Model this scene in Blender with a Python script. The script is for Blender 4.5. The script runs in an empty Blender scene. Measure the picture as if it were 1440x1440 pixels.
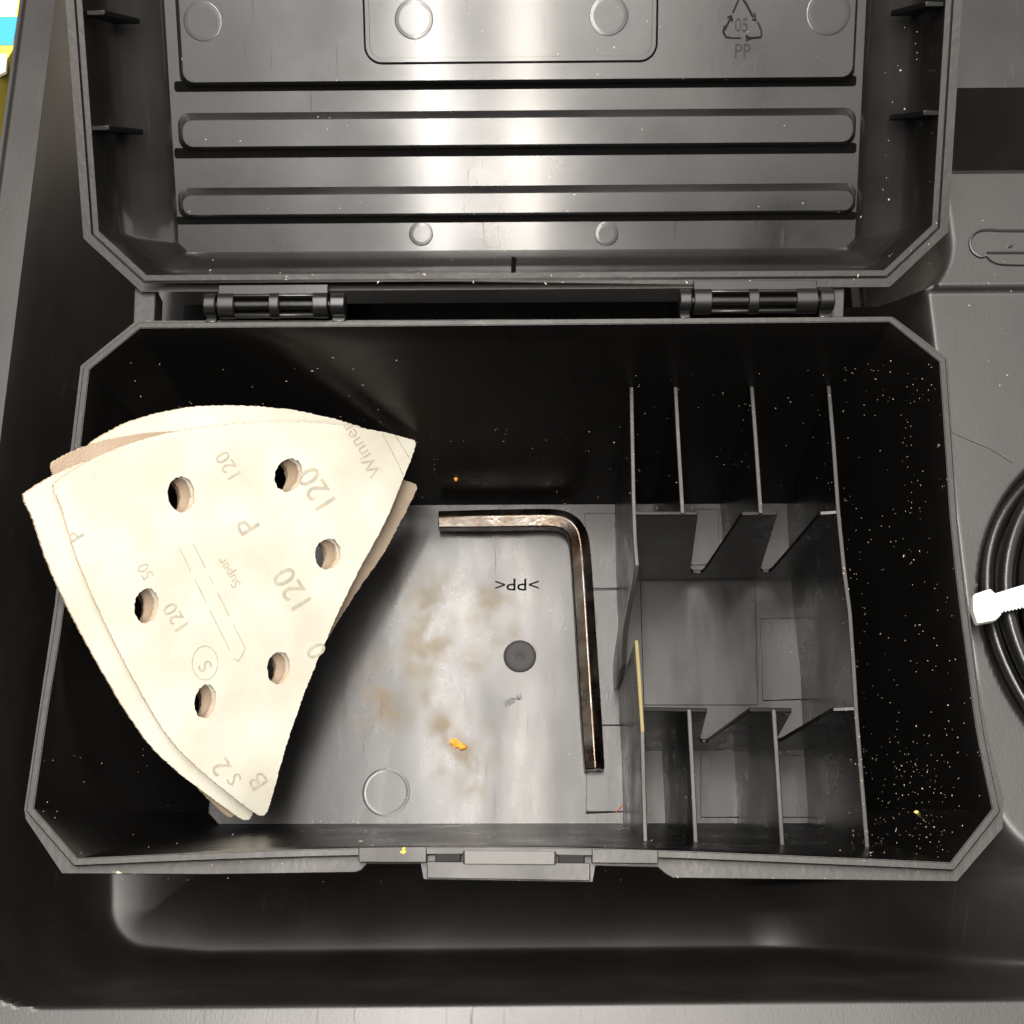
import bpy, bmesh, math, random
from mathutils import Vector, Matrix, geometry, noise
from mathutils.bvhtree import BVHTree
S = 0.01                      # everything below is laid out in centimetres
random.seed(7)
sc = bpy.context.scene
COL = sc.collection

# ------------------------------------------------------------------ camera
CAMH = 27.85
R = Matrix(((0.9999156, 0.00438889, 0.01222811),
            (0.0, 0.94121162, -0.33781753),
            (-0.01299189, 0.33778902, 0.94113218)))
cam_d = bpy.data.cameras.new('camera')
cam_d.sensor_width = 36; cam_d.lens = 36 * 1811 / 1440
cam_d.clip_start = 0.01; cam_d.clip_end = 50
cam = bpy.data.objects.new('camera', cam_d)
m = R.to_4x4(); m.translation = Vector((0, 0, CAMH * S))
cam.matrix_world = m
COL.objects.link(cam); sc.camera = cam

# ------------------------------------------------------------------ world, lamps, exposure
w = bpy.data.worlds.new('World'); sc.world = w; w.use_nodes = True
bg = w.node_tree.nodes['Background']
bg.inputs[0].default_value = (1.0, 0.93, 0.86, 1); bg.inputs[1].default_value = 0.012

def area(name, loc, sx, sy, power, col, target=None, rot=None):
    d = bpy.data.lights.new(name, 'AREA'); d.shape = 'RECTANGLE'
    d.size = sx; d.size_y = sy; d.energy = power; d.color = col
    o = bpy.data.objects.new(name, d); o.location = loc
    if target is not None:
        o.rotation_euler = (Vector(target) - Vector(loc)).to_track_quat('-Z', 'Y').to_euler()
    COL.objects.link(o); return o
LH = 1.05
area('tube_lamp_a', (-0.105, 0.13, LH), 0.030, 1.40, 13.0, (1.0, 0.95, 0.88))
area('tube_lamp_b', (-0.002, 0.13, LH), 0.030, 1.40, 11.0, (1.0, 0.92, 0.82))
area('diffuser_lamp', (-0.07, 0.13, LH + 0.06), 0.42, 1.50, 4.0, (0.97, 0.96, 1.0))
area('ceiling_bounce_fill', (-0.05, 0.35, 2.0), 3.0, 2.6, 38.0, (1.0, 0.95, 0.90))  # added area light standing in for bounce off the unseen ceiling
area('side_fill', (1.35, 0.65, 0.95), 0.9, 0.7, 4.0, (1.0, 0.94, 0.87), target=(0, 0.1, 0))  # added fill, no such lamp in view: lights the lid's left ramp
sc.view_settings.view_transform = 'Standard'; sc.view_settings.look = 'None'
sc.view_settings.exposure = 0.0; sc.view_settings.gamma = 1.0
sc.cycles.max_bounces = 8

# ------------------------------------------------------------------ helpers
def V(*a): return Vector(a)
def ray(px, py):
    return R @ Vector(((px - 720) / 1811, -(py - 720) / 1811, -1.0))
def U(px, py, z):                       # point of the horizontal plane z seen at a pixel of the photograph
    r = ray(px, py); return V(0, 0, CAMH) + r * ((z - CAMH) / r.z)
def UY(px, py, y):                      # point of the upright plane y
    r = ray(px, py); return V(0, 0, CAMH) + r * (y / r.y)
def UP(px, py, p, n):
    r = ray(px, py); c = V(0, 0, CAMH); return c + r * ((p - c).dot(n) / r.dot(n))

ALPHA = math.radians(31.9)
LO = V(0, 16.0, 0.66 - 1.05 * math.tan(ALPHA) + 0.0)
LV = V(0, math.cos(ALPHA), math.sin(ALPHA)); LN = V(0, -math.sin(ALPHA), math.cos(ALPHA))
def LP(u, v, wv): return LO + V(u, 0, 0) + LV * v + LN * wv
def UL(px, py, wv):
    p = UP(px, py, LO + LN * wv, LN) - LO
    return (p.x, p.dot(LV))

def link(name, me, mat, parent=None, smooth=35, bevel=0, seg=2):
    for ch in (mat if isinstance(mat, (list, tuple)) else [mat]): me.materials.append(ch)
    o = bpy.data.objects.new(name, me); COL.objects.link(o)
    if parent: o.parent = parent
    if smooth:
        me.shade_smooth(); me.set_sharp_from_angle(angle=math.radians(smooth))
    if bevel:
        b = o.modifiers.new('bevel', 'BEVEL'); b.width = bevel * S; b.segments = seg
        b.limit_method = 'ANGLE'; b.angle_limit = math.radians(40); b.use_clamp_overlap = True
    return o
def mesh(vs, fs):
    me = bpy.data.meshes.new('m'); me.from_pydata([tuple(Vector(v) * S) for v in vs], [], fs)
    bm = bmesh.new(); bm.from_mesh(me)
    bmesh.ops.recalc_face_normals(bm, faces=bm.faces[:]); bm.to_mesh(me); bm.free()
    return me
def top(name, label, cat, group=None):
    o = bpy.data.objects.new(name, None); COL.objects.link(o); tag(o, label, cat, group); o.empty_display_size = .01
    return o
def tag(o, label, cat, group=None):
    o['label'] = label; o['category'] = cat
    if group: o['group'] = group
    return o

class G:
    def __init__(s): s.v = []; s.f = []
    def add(s, vs, fs):
        n = len(s.v); s.v += [Vector(x) for x in vs]; s.f += [tuple(i + n for i in f) for f in fs]; return s
    def loft(s, rings, cap0=False, cap1=False, closed=True):
        N = len(rings[0]); n = len(s.v)
        for r in rings: s.v += [Vector(p) for p in r]
        for k in range(len(rings) - 1):
            for i in range(N if closed else N - 1):
                j = (i + 1) % N
                s.f.append((n + k * N + i, n + k * N + j, n + (k + 1) * N + j, n + (k + 1) * N + i))
        if cap0: s.f.append(tuple(n + i for i in range(N))[::-1])
        if cap1: s.f.append(tuple(n + (len(rings) - 1) * N + i for i in range(N)))
        return s
    def prism(s, outer, h0, h1, mp, holes=()):        # polygon with holes extruded between two heights; mp maps (a,b,h) to space
        loops = [list(outer)] + [list(h) for h in holes]
        tris = geometry.tessellate_polygon([[V(a, b, 0) for a, b in l] for l in loops])
        flat = [p for l in loops for p in l]; n = len(s.v); M = len(flat)
        s.v += [mp(a, b, h0) for a, b in flat] + [mp(a, b, h1) for a, b in flat]
        for t in tris:
            s.f.append(tuple(n + i for i in t)); s.f.append(tuple(n + M + i for i in t[::-1]))
        k = 0
        for l in loops:
            L = len(l)
            for i in range(L):
                j = (i + 1) % L
                s.f.append((n + k + i, n + k + j, n + M + k + j, n + M + k + i))
            k += L
        return s
    def box(s, a, b, mp=lambda x, y, z: V(x, y, z)):
        return s.prism([(a[0], a[1]), (b[0], a[1]), (b[0], b[1]), (a[0], b[1])], a[2], b[2], mp)
    def cyl(s, a, b, r, n=24, r2=None, caps=True):
        a = Vector(a); b = Vector(b); d = (b - a).normalized(); q = d.to_track_quat('Z', 'Y')
        rr = [[c + q @ V(math.cos(t) * rad, math.sin(t) * rad, 0) for t in [2 * math.pi * i / n for i in range(n)]]
              for c, rad in ((a, r), (b, r if r2 is None else r2))]
        return s.loft(rr, caps, caps)
    def tube(s, pts, r, n=10, closed=False):
        rings = []; P = [Vector(p) for p in pts]; up = None
        for i, p in enumerate(P):
            if closed: d = P[(i + 1) % len(P)] - P[i - 1]
            else: d = P[min(i + 1, len(P) - 1)] - P[max(i - 1, 0)]
            d.normalize()
            if up is None: up = d.orthogonal().normalized()
            up = (up - d * up.dot(d)).normalized(); sd = d.cross(up)
            rr = r[i] if isinstance(r, (list, tuple)) else r
            rings.append([p + up * math.cos(t) * rr + sd * math.sin(t) * rr for t in [2 * math.pi * k / n for k in range(n)]])
        if closed: rings.append(rings[0])
        return s.loft(rings, not closed, not closed)
    def build(s, name, mat, parent=None, **k): return link(name, mesh(s.v, s.f), mat, parent, **k)

def smooth_poly(pts, n=6, closed=True):
    out = []; L = len(pts)
    for i in range(L if closed else L - 1):
        g = (lambda k: pts[k % L]) if closed else (lambda k: pts[max(0, min(L - 1, k))])
        p0, p1, p2, p3 = g(i - 1), g(i), g(i + 1), g(i + 2)
        for k in range(n):
            t = k / n; t2 = t * t; t3 = t2 * t
            out.append(tuple(.5 * (2 * b + (c - a) * t + (2 * a - 5 * b + 4 * c - d) * t2 + (-a + 3 * b - 3 * c + d) * t3)
                             for a, b, c, d in zip(p0, p1, p2, p3)))
    if not closed: out.append(tuple(pts[-1]))
    return out
def rrect(x0, y0, x1, y1, r, n=5):
    o = []
    for cx, cy, a in ((x1 - r, y1 - r, 0), (x0 + r, y1 - r, 90), (x0 + r, y0 + r, 180), (x1 - r, y0 + r, 270)):
        for k in range(n + 1):
            t = math.radians(a + 90 * k / n); o.append((cx + r * math.cos(t), cy + r * math.sin(t)))
    return o
def offset(poly, d):                    # move every edge of a closed 2-D polygon outwards by d (polygon counter-clockwise)
    out = []; L = len(poly)
    for i in range(L):
        a = Vector(poly[i - 1]); b = Vector(poly[i]); c = Vector(poly[(i + 1) % L])
        n1 = (b - a).normalized(); n2 = (c - b).normalized()
        n1 = Vector((n1.y, -n1.x)); n2 = Vector((n2.y, -n2.x)); bi = (n1 + n2).normalized()
        out.append(tuple(b + bi * (d / max(.5, bi.dot(n1)))))
    return out

def text_mesh(body, size):
    cu = bpy.data.curves.new('t', 'FONT'); cu.body = body; cu.size = size; cu.align_x = 'CENTER'; cu.align_y = 'CENTER'
    cu.resolution_u = 3
    o = bpy.data.objects.new('t', cu); COL.objects.link(o)
    dg = bpy.context.evaluated_depsgraph_get(); me = bpy.data.meshes.new_from_object(o.evaluated_get(dg))
    vs = [(v.co.x, v.co.y) for v in me.vertices]; fs = [tuple(p.vertices) for p in me.polygons]
    bpy.data.objects.remove(o); bpy.data.meshes.remove(me); bpy.data.curves.remove(cu)
    return vs, fs

# ------------------------------------------------------------------ materials
def mat(name, base, rough, spec=.5, metal=0, bump=0, bscale=400, rvar=0, rscale=30, cvar=0, cscale=20, col2=None, stretch=(1, 1, 1), sheen=0, coat=0, crough=.1, scr=0):
    mt = bpy.data.materials.new(name); mt.use_nodes = True; nt = mt.node_tree; N = nt.nodes; L = nt.links
    b = N['Principled BSDF']; b.inputs['Base Color'].default_value = (*base, 1); b.inputs['Roughness'].default_value = rough
    b.inputs['Metallic'].default_value = metal; b.inputs['Specular IOR Level'].default_value = spec
    if sheen: b.inputs['Sheen Weight'].default_value = sheen
    tc = N.new('ShaderNodeTexCoord'); mp = N.new('ShaderNodeMapping'); mp.inputs['Scale'].default_value = stretch
    L.new(tc.outputs['Object'], mp.inputs[0])
    def nz(s, det=4):
        n = N.new('ShaderNodeTexNoise'); n.inputs['Scale'].default_value = s; n.inputs['Detail'].default_value = det
        L.new(mp.outputs[0], n.inputs['Vector']); return n
    if rvar:
        n = nz(rscale, 6); r = N.new('ShaderNodeMapRange'); r.inputs[1].default_value = .3; r.inputs[2].default_value = .7
        r.inputs[3].default_value = max(.03, rough - rvar); r.inputs[4].default_value = rough + rvar
        L.new(n.outputs[0], r.inputs[0]); L.new(r.outputs[0], b.inputs['Roughness'])
    if col2 is not None:
        n = nz(cscale, 6); r = N.new('ShaderNodeMapRange'); r.inputs[1].default_value = .5 - cvar; r.inputs[2].default_value = .5 + cvar
        mx = N.new('ShaderNodeMix'); mx.data_type = 'RGBA'; mx.inputs[6].default_value = (*base, 1); mx.inputs[7].default_value = (*col2, 1)
        L.new(n.outputs[0], r.inputs[0]); L.new(r.outputs[0], mx.inputs[0]); L.new(mx.outputs[2], b.inputs['Base Color'])
    if bump:
        n = nz(bscale, 3); bp = N.new('ShaderNodeBump'); bp.inputs['Strength'].default_value = bump; bp.inputs['Distance'].default_value = .0003
        L.new(n.outputs[0], bp.inputs['Height']); L.new(bp.outputs[0], b.inputs['Normal'])
    if scr:
        for rz, sx in ((.6, 1.2), (-.8, 1.0), (1.9, 1.5)):
            m2 = N.new('ShaderNodeMapping'); m2.inputs['Rotation'].default_value = (0, 0, rz); m2.inputs['Scale'].default_value = (1100 * sx, 60, 60)
            n2 = N.new('ShaderNodeTexNoise'); n2.inputs['Scale'].default_value = 1; n2.inputs['Detail'].default_value = 2
            L.new(tc.outputs['Object'], m2.inputs[0]); L.new(m2.outputs[0], n2.inputs['Vector'])
            r2 = N.new('ShaderNodeMapRange'); r2.inputs[1].default_value = .70; r2.inputs[2].default_value = .76; r2.inputs[4].default_value = scr
            L.new(n2.outputs[0], r2.inputs[0]); ad = N.new('ShaderNodeMath'); ad.use_clamp = True
            sk = b.inputs['Roughness'].links
            if sk: L.new(sk[0].from_socket, ad.inputs[0])
            else: ad.inputs[0].default_value = b.inputs['Roughness'].default_value
            L.new(r2.outputs[0], ad.inputs[1]); L.new(ad.outputs[0], b.inputs['Roughness'])
    if coat: b.inputs['Coat Weight'].default_value = coat; b.inputs['Coat Roughness'].default_value = crough
    return mt

def stained(mt, spots, tint, amount=1.0):
    """worn scuffs and dried stains at fixed places of the floor: tinted, rougher film"""
    nt = mt.node_tree; N = nt.nodes; L = nt.links; b = N['Principled BSDF']
    tc = N.new('ShaderNodeTexCoord'); acc = None
    for (x, y, rx, ry) in spots:
        mp = N.new('ShaderNodeMapping'); mp.vector_type = 'POINT'
        mp.inputs['Location'].default_value = (-x * S / (rx * S), -y * S / (ry * S), 0)
        mp.inputs['Scale'].default_value = (1 / (rx * S), 1 / (ry * S), 0)
        L.new(tc.outputs['Object'], mp.inputs[0])
        gd = N.new('ShaderNodeTexGradient'); gd.gradient_type = 'SPHERICAL'; L.new(mp.outputs[0], gd.inputs[0])
        if acc is None: acc = gd.outputs[0]
        else:
            mx = N.new('ShaderNodeMath'); mx.operation = 'MAXIMUM'; L.new(acc, mx.inputs[0]); L.new(gd.outputs[0], mx.inputs[1]); acc = mx.outputs[0]
    n = N.new('ShaderNodeTexNoise'); n.inputs['Scale'].default_value = 110; n.inputs['Detail'].default_value = 9
    n.inputs['Roughness'].default_value = .65; L.new(tc.outputs['Object'], n.inputs['Vector'])
    r = N.new('ShaderNodeMapRange'); r.inputs[1].default_value = .40; r.inputs[2].default_value = .85; L.new(n.outputs[0], r.inputs[0])
    p = N.new('ShaderNodeMath'); p.operation = 'MULTIPLY'; L.new(acc, p.inputs[0]); L.new(r.outputs[0], p.inputs[1])
    p2 = N.new('ShaderNodeMath'); p2.operation = 'MULTIPLY'; p2.use_clamp = True; L.new(p.outputs[0], p2.inputs[0]); p2.inputs[1].default_value = 2.2 * amount
    mc = N.new('ShaderNodeMix'); mc.data_type = 'RGBA'; mc.inputs[6].default_value = b.inputs['Base Color'].default_value
    src = b.inputs['Base Color'].links
    if src: L.new(src[0].from_socket, mc.inputs[6])
    mc.inputs[7].default_value = (*tint, 1); L.new(p2.outputs[0], mc.inputs[0]); L.new(mc.outputs[2], b.inputs['Base Color'])
    sp = N.new('ShaderNodeMapRange'); sp.inputs[3].default_value = b.inputs['Specular IOR Level'].default_value; sp.inputs[4].default_value = .18
    L.new(p2.outputs[0], sp.inputs[0]); L.new(sp.outputs[0], b.inputs['Specular IOR Level'])
    cw = N.new('ShaderNodeMapRange'); cw.inputs[3].default_value = b.inputs['Coat Weight'].default_value; cw.inputs[4].default_value = 0
    L.new(p2.outputs[0], cw.inputs[0]); L.new(cw.outputs[0], b.inputs['Coat Weight'])
    return mt
BOX = mat('black_polypropylene', (.0040, .0038, .0037), .30, .30, bump=.05, bscale=900, rvar=.06, rscale=60)
FLOOR = mat('scuffed_floor_plastic', (.0075, .0073, .0073), .31, .34, bump=.10, bscale=260, rvar=.10, rscale=90, stretch=(1, .35, 1), coat=.24, crough=.15, scr=.18)
P = lambda x, y: U(x, y, -8.25)
spots = []
for (x, y, rx, ry) in ((620, 830, 1.0, .8), (610, 925, .7, 1.4), (622, 1030, .7, 1.3), (665, 1110, .5, .5), (680, 830, .5, .35), (655, 930, .8, .6), (600, 900, 1.3, 2.6), (650, 1060, 1.2, 1.4), (690, 860, 1.0, .9), (540, 980, 1.2, 1.6), (645, 1050, .5, .5), (705, 890, .7, .5), (600, 980, .5, .6)):
    q = P(x, y); spots.append((q.x, q.y, rx, ry))
stained(FLOOR, spots, (.13, .10, .058), 1.3)
LID = mat('lid_polypropylene', (.007, .0067, .0065), .36, .44, bump=.05, bscale=500, rvar=.13, rscale=28, coat=.5, crough=.12, scr=.15)
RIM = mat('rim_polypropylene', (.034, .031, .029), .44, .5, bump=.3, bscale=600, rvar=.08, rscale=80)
CASE = mat('textured_case_plastic', (.0125, .0112, .0104), .42, .9, bump=.10, bscale=2600, rvar=.06, rscale=30, col2=(.017, .015, .014), cvar=.12, cscale=60, scr=.15, stretch=(1, .6, 1))
GROOVE_SHADE = mat('moulded_line_and_shade', (.003, .003, .003), .8, .03)  # near-black of moulded lines, also the painted shade below the lid bands
SEAM = mat('joint_shadow', (.010, .010, .010), .6, .2)
INKP = mat('moulded_letters', (.012, .011, .010), .55, .3)
PAPER = mat('velour_paper', (.80, .785, .68), .95, .1, bump=.45, bscale=3800, col2=(.70, .66, .55), cvar=.15, cscale=60, sheen=.15)
PAPER2 = mat('pinkish_shaded_paper', (.40, .30, .22), .95, .1, bump=.5, bscale=1500, col2=(.52, .42, .32), cvar=.15, cscale=60)  # pinkish paper, darkened to carry the shade seen through the holes
GRIT = mat('brown_grit', (.16, .085, .05), .8, .3, bump=1, bscale=2500)
CUT = mat('cut_paper_edge', (.50, .39, .27), .95, .1)
INK = mat('grey_ink', (.49, .45, .37), .9, .1, col2=(.60, .555, .42), cvar=.08, cscale=500)
STEEL = mat('worn_nickel_steel', (.19, .178, .162), .34, .5, 1.0, bump=.35, bscale=700, rvar=.16, rscale=150, col2=(.10, .065, .045), cvar=.15, cscale=120)
WHITE = mat('white_nylon', (.88, .88, .86), .4, .5, bump=.1, bscale=900)
CABLE = mat('black_pvc_cable', (.008, .008, .008), .28, .5, bump=.1, bscale=700, rvar=.06, rscale=50)
DUST = mat('pale_sawdust', (.52, .43, .30), .9, .1, col2=(.66, .60, .50), cvar=.1, cscale=300)
ORANGE = mat('orange_crumb', (.75, .33, .05), .8, .2, bump=.6, bscale=1500)
YELLOW = mat('yellow_stressed_plastic', (.22, .17, .06), .5, .4, bump=.3, bscale=800, col2=(.20, .17, .07), cvar=.15, cscale=150)
REFLECTION = mat('painted_reflection', (.16, .16, .16), .4, .5)  # pale colour of the reflection painted on the broken divider

# ================================================================== the power tool case (big moulded tray)
case = top('tool_case', 'large black moulded power tool case filling the frame around the storage box', 'tool case')
cl0 = U(80, 0, .6); cl1 = U(20, 480, .6); cb0 = U(60, 1416, .6); cb1 = U(1440, 1404, .6)
def smax(a, b, k):
    h = max(k - abs(a - b), 0) / k; return max(a, b) + h * h * k * .25
def smin(a, b, k): return -smax(-a, -b, k)
def xleft(y): return cl1.x + (cl0.x - cl1.x) * (y - cl1.y) / (cl0.y - cl1.y)
def ybot(x): return cb0.y + (cb1.y - cb0.y) * (x - cb0.x) / (cb1.x - cb0.x)
yst = U(1380, 409, -.7).y
gy0 = U(1400, 236, -.5).y; gy1 = U(1400, 128, -.5).y
pk = U(1222, 338, -.7)
def case_h(x, y):
    dx = x - xleft(y); dy = y - ybot(x); r = 2.2
    if dx < r and dy < r: d = r - math.hypot(r - dx, r - dy)
    else: d = min(dx, dy)
    if d < -1.05: return max(-7, .6 - (-1.05 - d) * 9)
    if d < 0: return .6 - (.10 if d < -.85 else 0)
    fl = -6.4 - (1.1 - .3 * max(0, min(1, (-x - 7) / 3))) * smax(0, d - 2.0, 1.4); fl = max(fl, -8.5)
    ib = min(x + 9.1, 8.2 - x, y - 3.5, 13.5 - y)
    if ib > 0: return -9.0
    wx = max(0, min(1, (dx - dy) / 3 + .3))
    z = smax(.6 - d * 8.5, fl, 2.6 + 2.0 * max(0, 1 - math.hypot(dx - 1.2, dy - 1.2) / 2.6))
    # right-hand plateau, with a pocket behind the hinge, the step and the slot
    edge = 9.95; Rr = 3.0; qx = edge + Rr - x; qy = .55 + Rr - y
    dist_o = math.hypot(max(qx, 0), max(qy, 0)) - Rr + min(max(qx, qy), 0)
    st = 1.9 + 4.1 * max(0, min(1, (y - 2.2) / 1.5))
    pl = smin(-.75 - dist_o * st, -.75, .7 + 2.3 * max(0, min(1, (4 - y) / 2)))
    u1 = (y - yst) * 7 - .75
    step = smin(u1, -.50, .12)
    if y > yst - .4 and x > 9:
        up = smin(step, -.50, .1)
        dcx = x - pk.x; dcy = y - pk.y
        if dcy < 0 and dcx > 0: dist = math.hypot(dcx, dcy)
        elif dcy < 0: dist = -dcy
        else: dist = max(dcx, 0)
        pocket = smin((dist - 1.25) * 3 - 2.2, -.5, 1.1)
        up = min(up, max(pocket, -4))
        if y > yst: pl = up
        else: pl = smax(min(pl, -.75), min(up, -.5), .1) if x > 10.3 else pl
    elif y > yst - .4:
        up = smin((y - yst - 0) * 3 - 2, -.6, .6)
        dist = abs(y - pk.y) if y < pk.y else 0
        pl2 = smin((dist - 1.25) * 3 - 2.2, -.5, 1.1) if x > 7.2 else -9
        pl = max(pl, pl2) if y > yst - .1 else pl
    if gy0 - .2 < y < gy1 + .2 and x > 9:
        g = -.5 - 3.4 * max(0, min(1, (y - gy0 + .15) / .3)) * max(0, min(1, (gy1 + .08 - y) / .16))
        pl = min(pl, g)
    # round bay that holds the coiled cable
    cc = 15.15; cy = 7.75; dr = math.hypot(x - cc, y - cy)
    bay = -.72 - smin(1.0, max(0, (4.85 - dr)) * 3.5, .25) if dr < 5.2 else 0
    pl = min(pl, bay)
    z = smax(z, pl, 1.2 + 2.4 * max(0, min(1, (3.5 - y) / 2)))
    return z
xs = [-14.2 + .062 * i for i in range(482)]; ys = [-2.4 + .062 * i for i in range(452)]
def warp(x, y):
    kx = max(0, min(1, (-x - 6) / 4)); ky = max(0, min(1, (2.0 - y) / 1.5))
    return x + (xleft(y) + 12.3) * kx, y + (ybot(x) + .55) * ky
g = G(); g.v = [V(*q, case_h(*q)) for q in [warp(x, y) for y in ys for x in xs]]; W_ = len(xs)
g.f = [(j * W_ + i, j * W_ + i + 1, (j + 1) * W_ + i + 1, (j + 1) * W_ + i) for j in range(len(ys) - 1) for i in range(W_ - 1)]
g.build('moulded_tray', CASE, case, smooth=70)
# moulded outline mark on the right-hand plateau
em = G()
for pl_, rr in (([(1446, 324), (1410, 324), (1390, 323), (1376, 325), (1367, 332), (1364, 343), (1368, 354), (1378, 361), (1388, 360), (1394, 366), (1408, 371), (1446, 372)], .035),
                ([(1388, 355), (1446, 355)], .028), ([(1418, 348), (1424, 345)], .02)):
    em.tube([U(a, b, -.5) for a, b in smooth_poly(pl_, 5, False)], rr, 6)
em.build('embossed_mark', CASE, case)

g = G(); g.tube([U(a, b, -.735) for a, b in ((1338, 607), (1362, 618), (1392, 630), (1424, 650))], .014, 5); g.build('scratch', mat('pale_scratch', (.10, .09, .085), .6), case)
# bench and bright packet beyond the case, top left
gb = G(); gb.box((-60, -40, -9.8), (60, 60, -9.2))
bench = gb.build('workbench_top', mat('pale_bench', (.55, .49, .42), .6, .4, col2=(.38, .34, .30), cvar=.15, cscale=25, stretch=(1, 8, 1)))
bench['kind'] = 'structure'

# ================================================================== the storage box
box = top('storage_box', 'open black plastic accessory box with hinged lid set in the tool case', 'storage box')
D = 8.25
def ip(px, py, z=0): p = U(px, py, z); return (p.x, p.y)
# inner mouth, counter-clockwise seen from above, eight sides each given by its pixel points
sides = [
 [(110, 1207), (300, 1199), (500, 1193), (700, 1191), (925, 1196), (1200, 1207), (1335, 1213)],
 [(1335, 1213), (1394, 1138)],
 [(1394, 1138), (1372, 1030), (1360, 940), (1345, 826), (1335, 730), (1329, 641), (1320, 510)],
 [(1320, 510), (1250, 454)],
 [(1250, 454), (900, 457), (560, 460), (198, 463)],
 [(198, 463), (127, 521)],
 [(127, 521), (112, 650), (92, 849), (70, 990), (49, 1137)],
 [(49, 1137), (110, 1207)]]
NS = [36, 6, 24, 6, 24, 6, 24, 6]
def resample(pts, n):
    p = [Vector(q) for q in (smooth_poly(pts, 8, False) if len(pts) > 2 else pts)]
    L = [0]
    for a, b in zip(p, p[1:]): L.append(L[-1] + (b - a).length)
    out = []; k = 0
    for i in range(n):
        t = L[-1] * i / n
        while L[k + 1] < t: k += 1
        out.append(tuple(p[k].lerp(p[k + 1], (t - L[k]) / max(1e-6, L[k + 1] - L[k]))))
    return out
mouth = []
for s_, n_ in zip(sides, NS): mouth += resample([ip(*q) for q in s_], n_)
TP = 1.62
fb = P(700, 710).y; ff = P(700, 1158).y
fx0 = -10.45 + TP; fx1 = 9.75 - TP
fc = [(fx0 + .3, ff), (fx1 - .3, ff), (fx1, ff + .3), (fx1, fb - .3), (fx1 - .3, fb), (fx0 + .3, fb), (fx0, fb - .3), (fx0, ff + .3)]
bottom = []
for i, n_ in enumerate(NS): bottom += resample([fc[i], fc[(i + 1) % 8]], n_)
def wall_ring(t, off=0):                 # t: 0 at the mouth .. 1 at the floor
    r = [(a[0] + (b[0] - a[0]) * t, a[1] + (b[1] - a[1]) * t) for a, b in zip(mouth, bottom)]
    return offset(r, off) if off else r
def Z(r, z): return [V(a, b, z) for a, b in r]
sh = G()
rings = [Z(wall_ring(0, .02), .06), Z(wall_ring(.0), .03)]
for t in (.08, .2, .4, .6, .8, .93, .985, 1.0):
    r = wall_ring(min(t, 1.0)); rings.append(Z(r, -D * min(1, t * 1.003)))
sh.loft(rings)
sh.build('inner_walls', BOX, box, smooth=30)
so = G(); so.loft([Z(wall_ring(0, .16), .03), Z(wall_ring(0, .16), -.3), Z(wall_ring(.5, .16), -D * .5), Z(wall_ring(1, .16), -D - .2)], False, True)
so.build('outer_walls', BOX, box, smooth=30)
fl = G(); fr = wall_ring(1.0, .05)
fl.prism(fr, -D - .15, -D, lambda a, b, h: V(a, b, h)); fl.build('box_floor', FLOOR, box, smooth=30)
# lip round the mouth
lip = G(); lip.prism(offset(mouth, .14), -.30, .05, lambda a, b, h: V(a, b, h), [mouth]); lip.build('rim_lip', RIM, box, bevel=.03)
# flange outside the lip
outl = [(88, 1228), (300, 1229), (500, 1226), (508, 1223), (516, 1214), (592, 1214), (596, 1236), (833, 1240), (837, 1217), (925, 1219), (936, 1228), (946, 1234), (1200, 1237), (1345, 1239),
        (1409, 1165), (1411, 1122), (1390, 1040), (1372, 940), (1358, 830), (1346, 730), (1340, 641), (1333, 505), (1256, 447), (900, 449), (560, 451), (192, 452),
        (114, 515), (98, 650), (78, 849), (57, 990), (35, 1138), (37, 1152)]
outer = [ip(a, b, -.2) for a, b in outl]
fg = G(); fg.prism(outer, -.42, -.17, lambda a, b, h: V(a, b, h), [offset(mouth, .10)])
fg.build('rim_flange', RIM, box, bevel=.035)
# front opening: flat bar without lip and the latch seat
def quad_prism(name, px, z0, z1, mt, parent, bevel=.02):
    g = G(); g.prism([ip(a, b, z1) for a, b in px], z0, z1, lambda a, b, h: V(a, b, h)); return g.build(name, mt, parent, bevel=bevel)
quad_prism('front_bar', [(504, 1212), (600, 1212), (600, 1191), (504, 1192)], -.3, .07, RIM, box)
quad_prism('front_bar', [(832, 1213), (926, 1214), (926, 1196), (832, 1194)], -.3, .07, RIM, box)
latch = quad_prism('latch_seat', [(600, 1234), (830, 1238), (830, 1213), (600, 1211)], -.5, .03, RIM, box)
quad_prism('latch_groove', [(612, 1212), (648, 1212), (648, 1197), (612, 1197)], -.1, .045, SEAM, latch)
quad_prism('latch_groove', [(785, 1214), (822, 1214), (822, 1198), (785, 1198)], -.1, .045, SEAM, latch)
quad_prism('latch_ridge', [(650, 1215), (783, 1216), (783, 1197), (650, 1196)], -.1, .09, mat('polished_latch_ridge', (.05, .045, .04), .4, .55, bump=.3, bscale=500), latch, .05)

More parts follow.
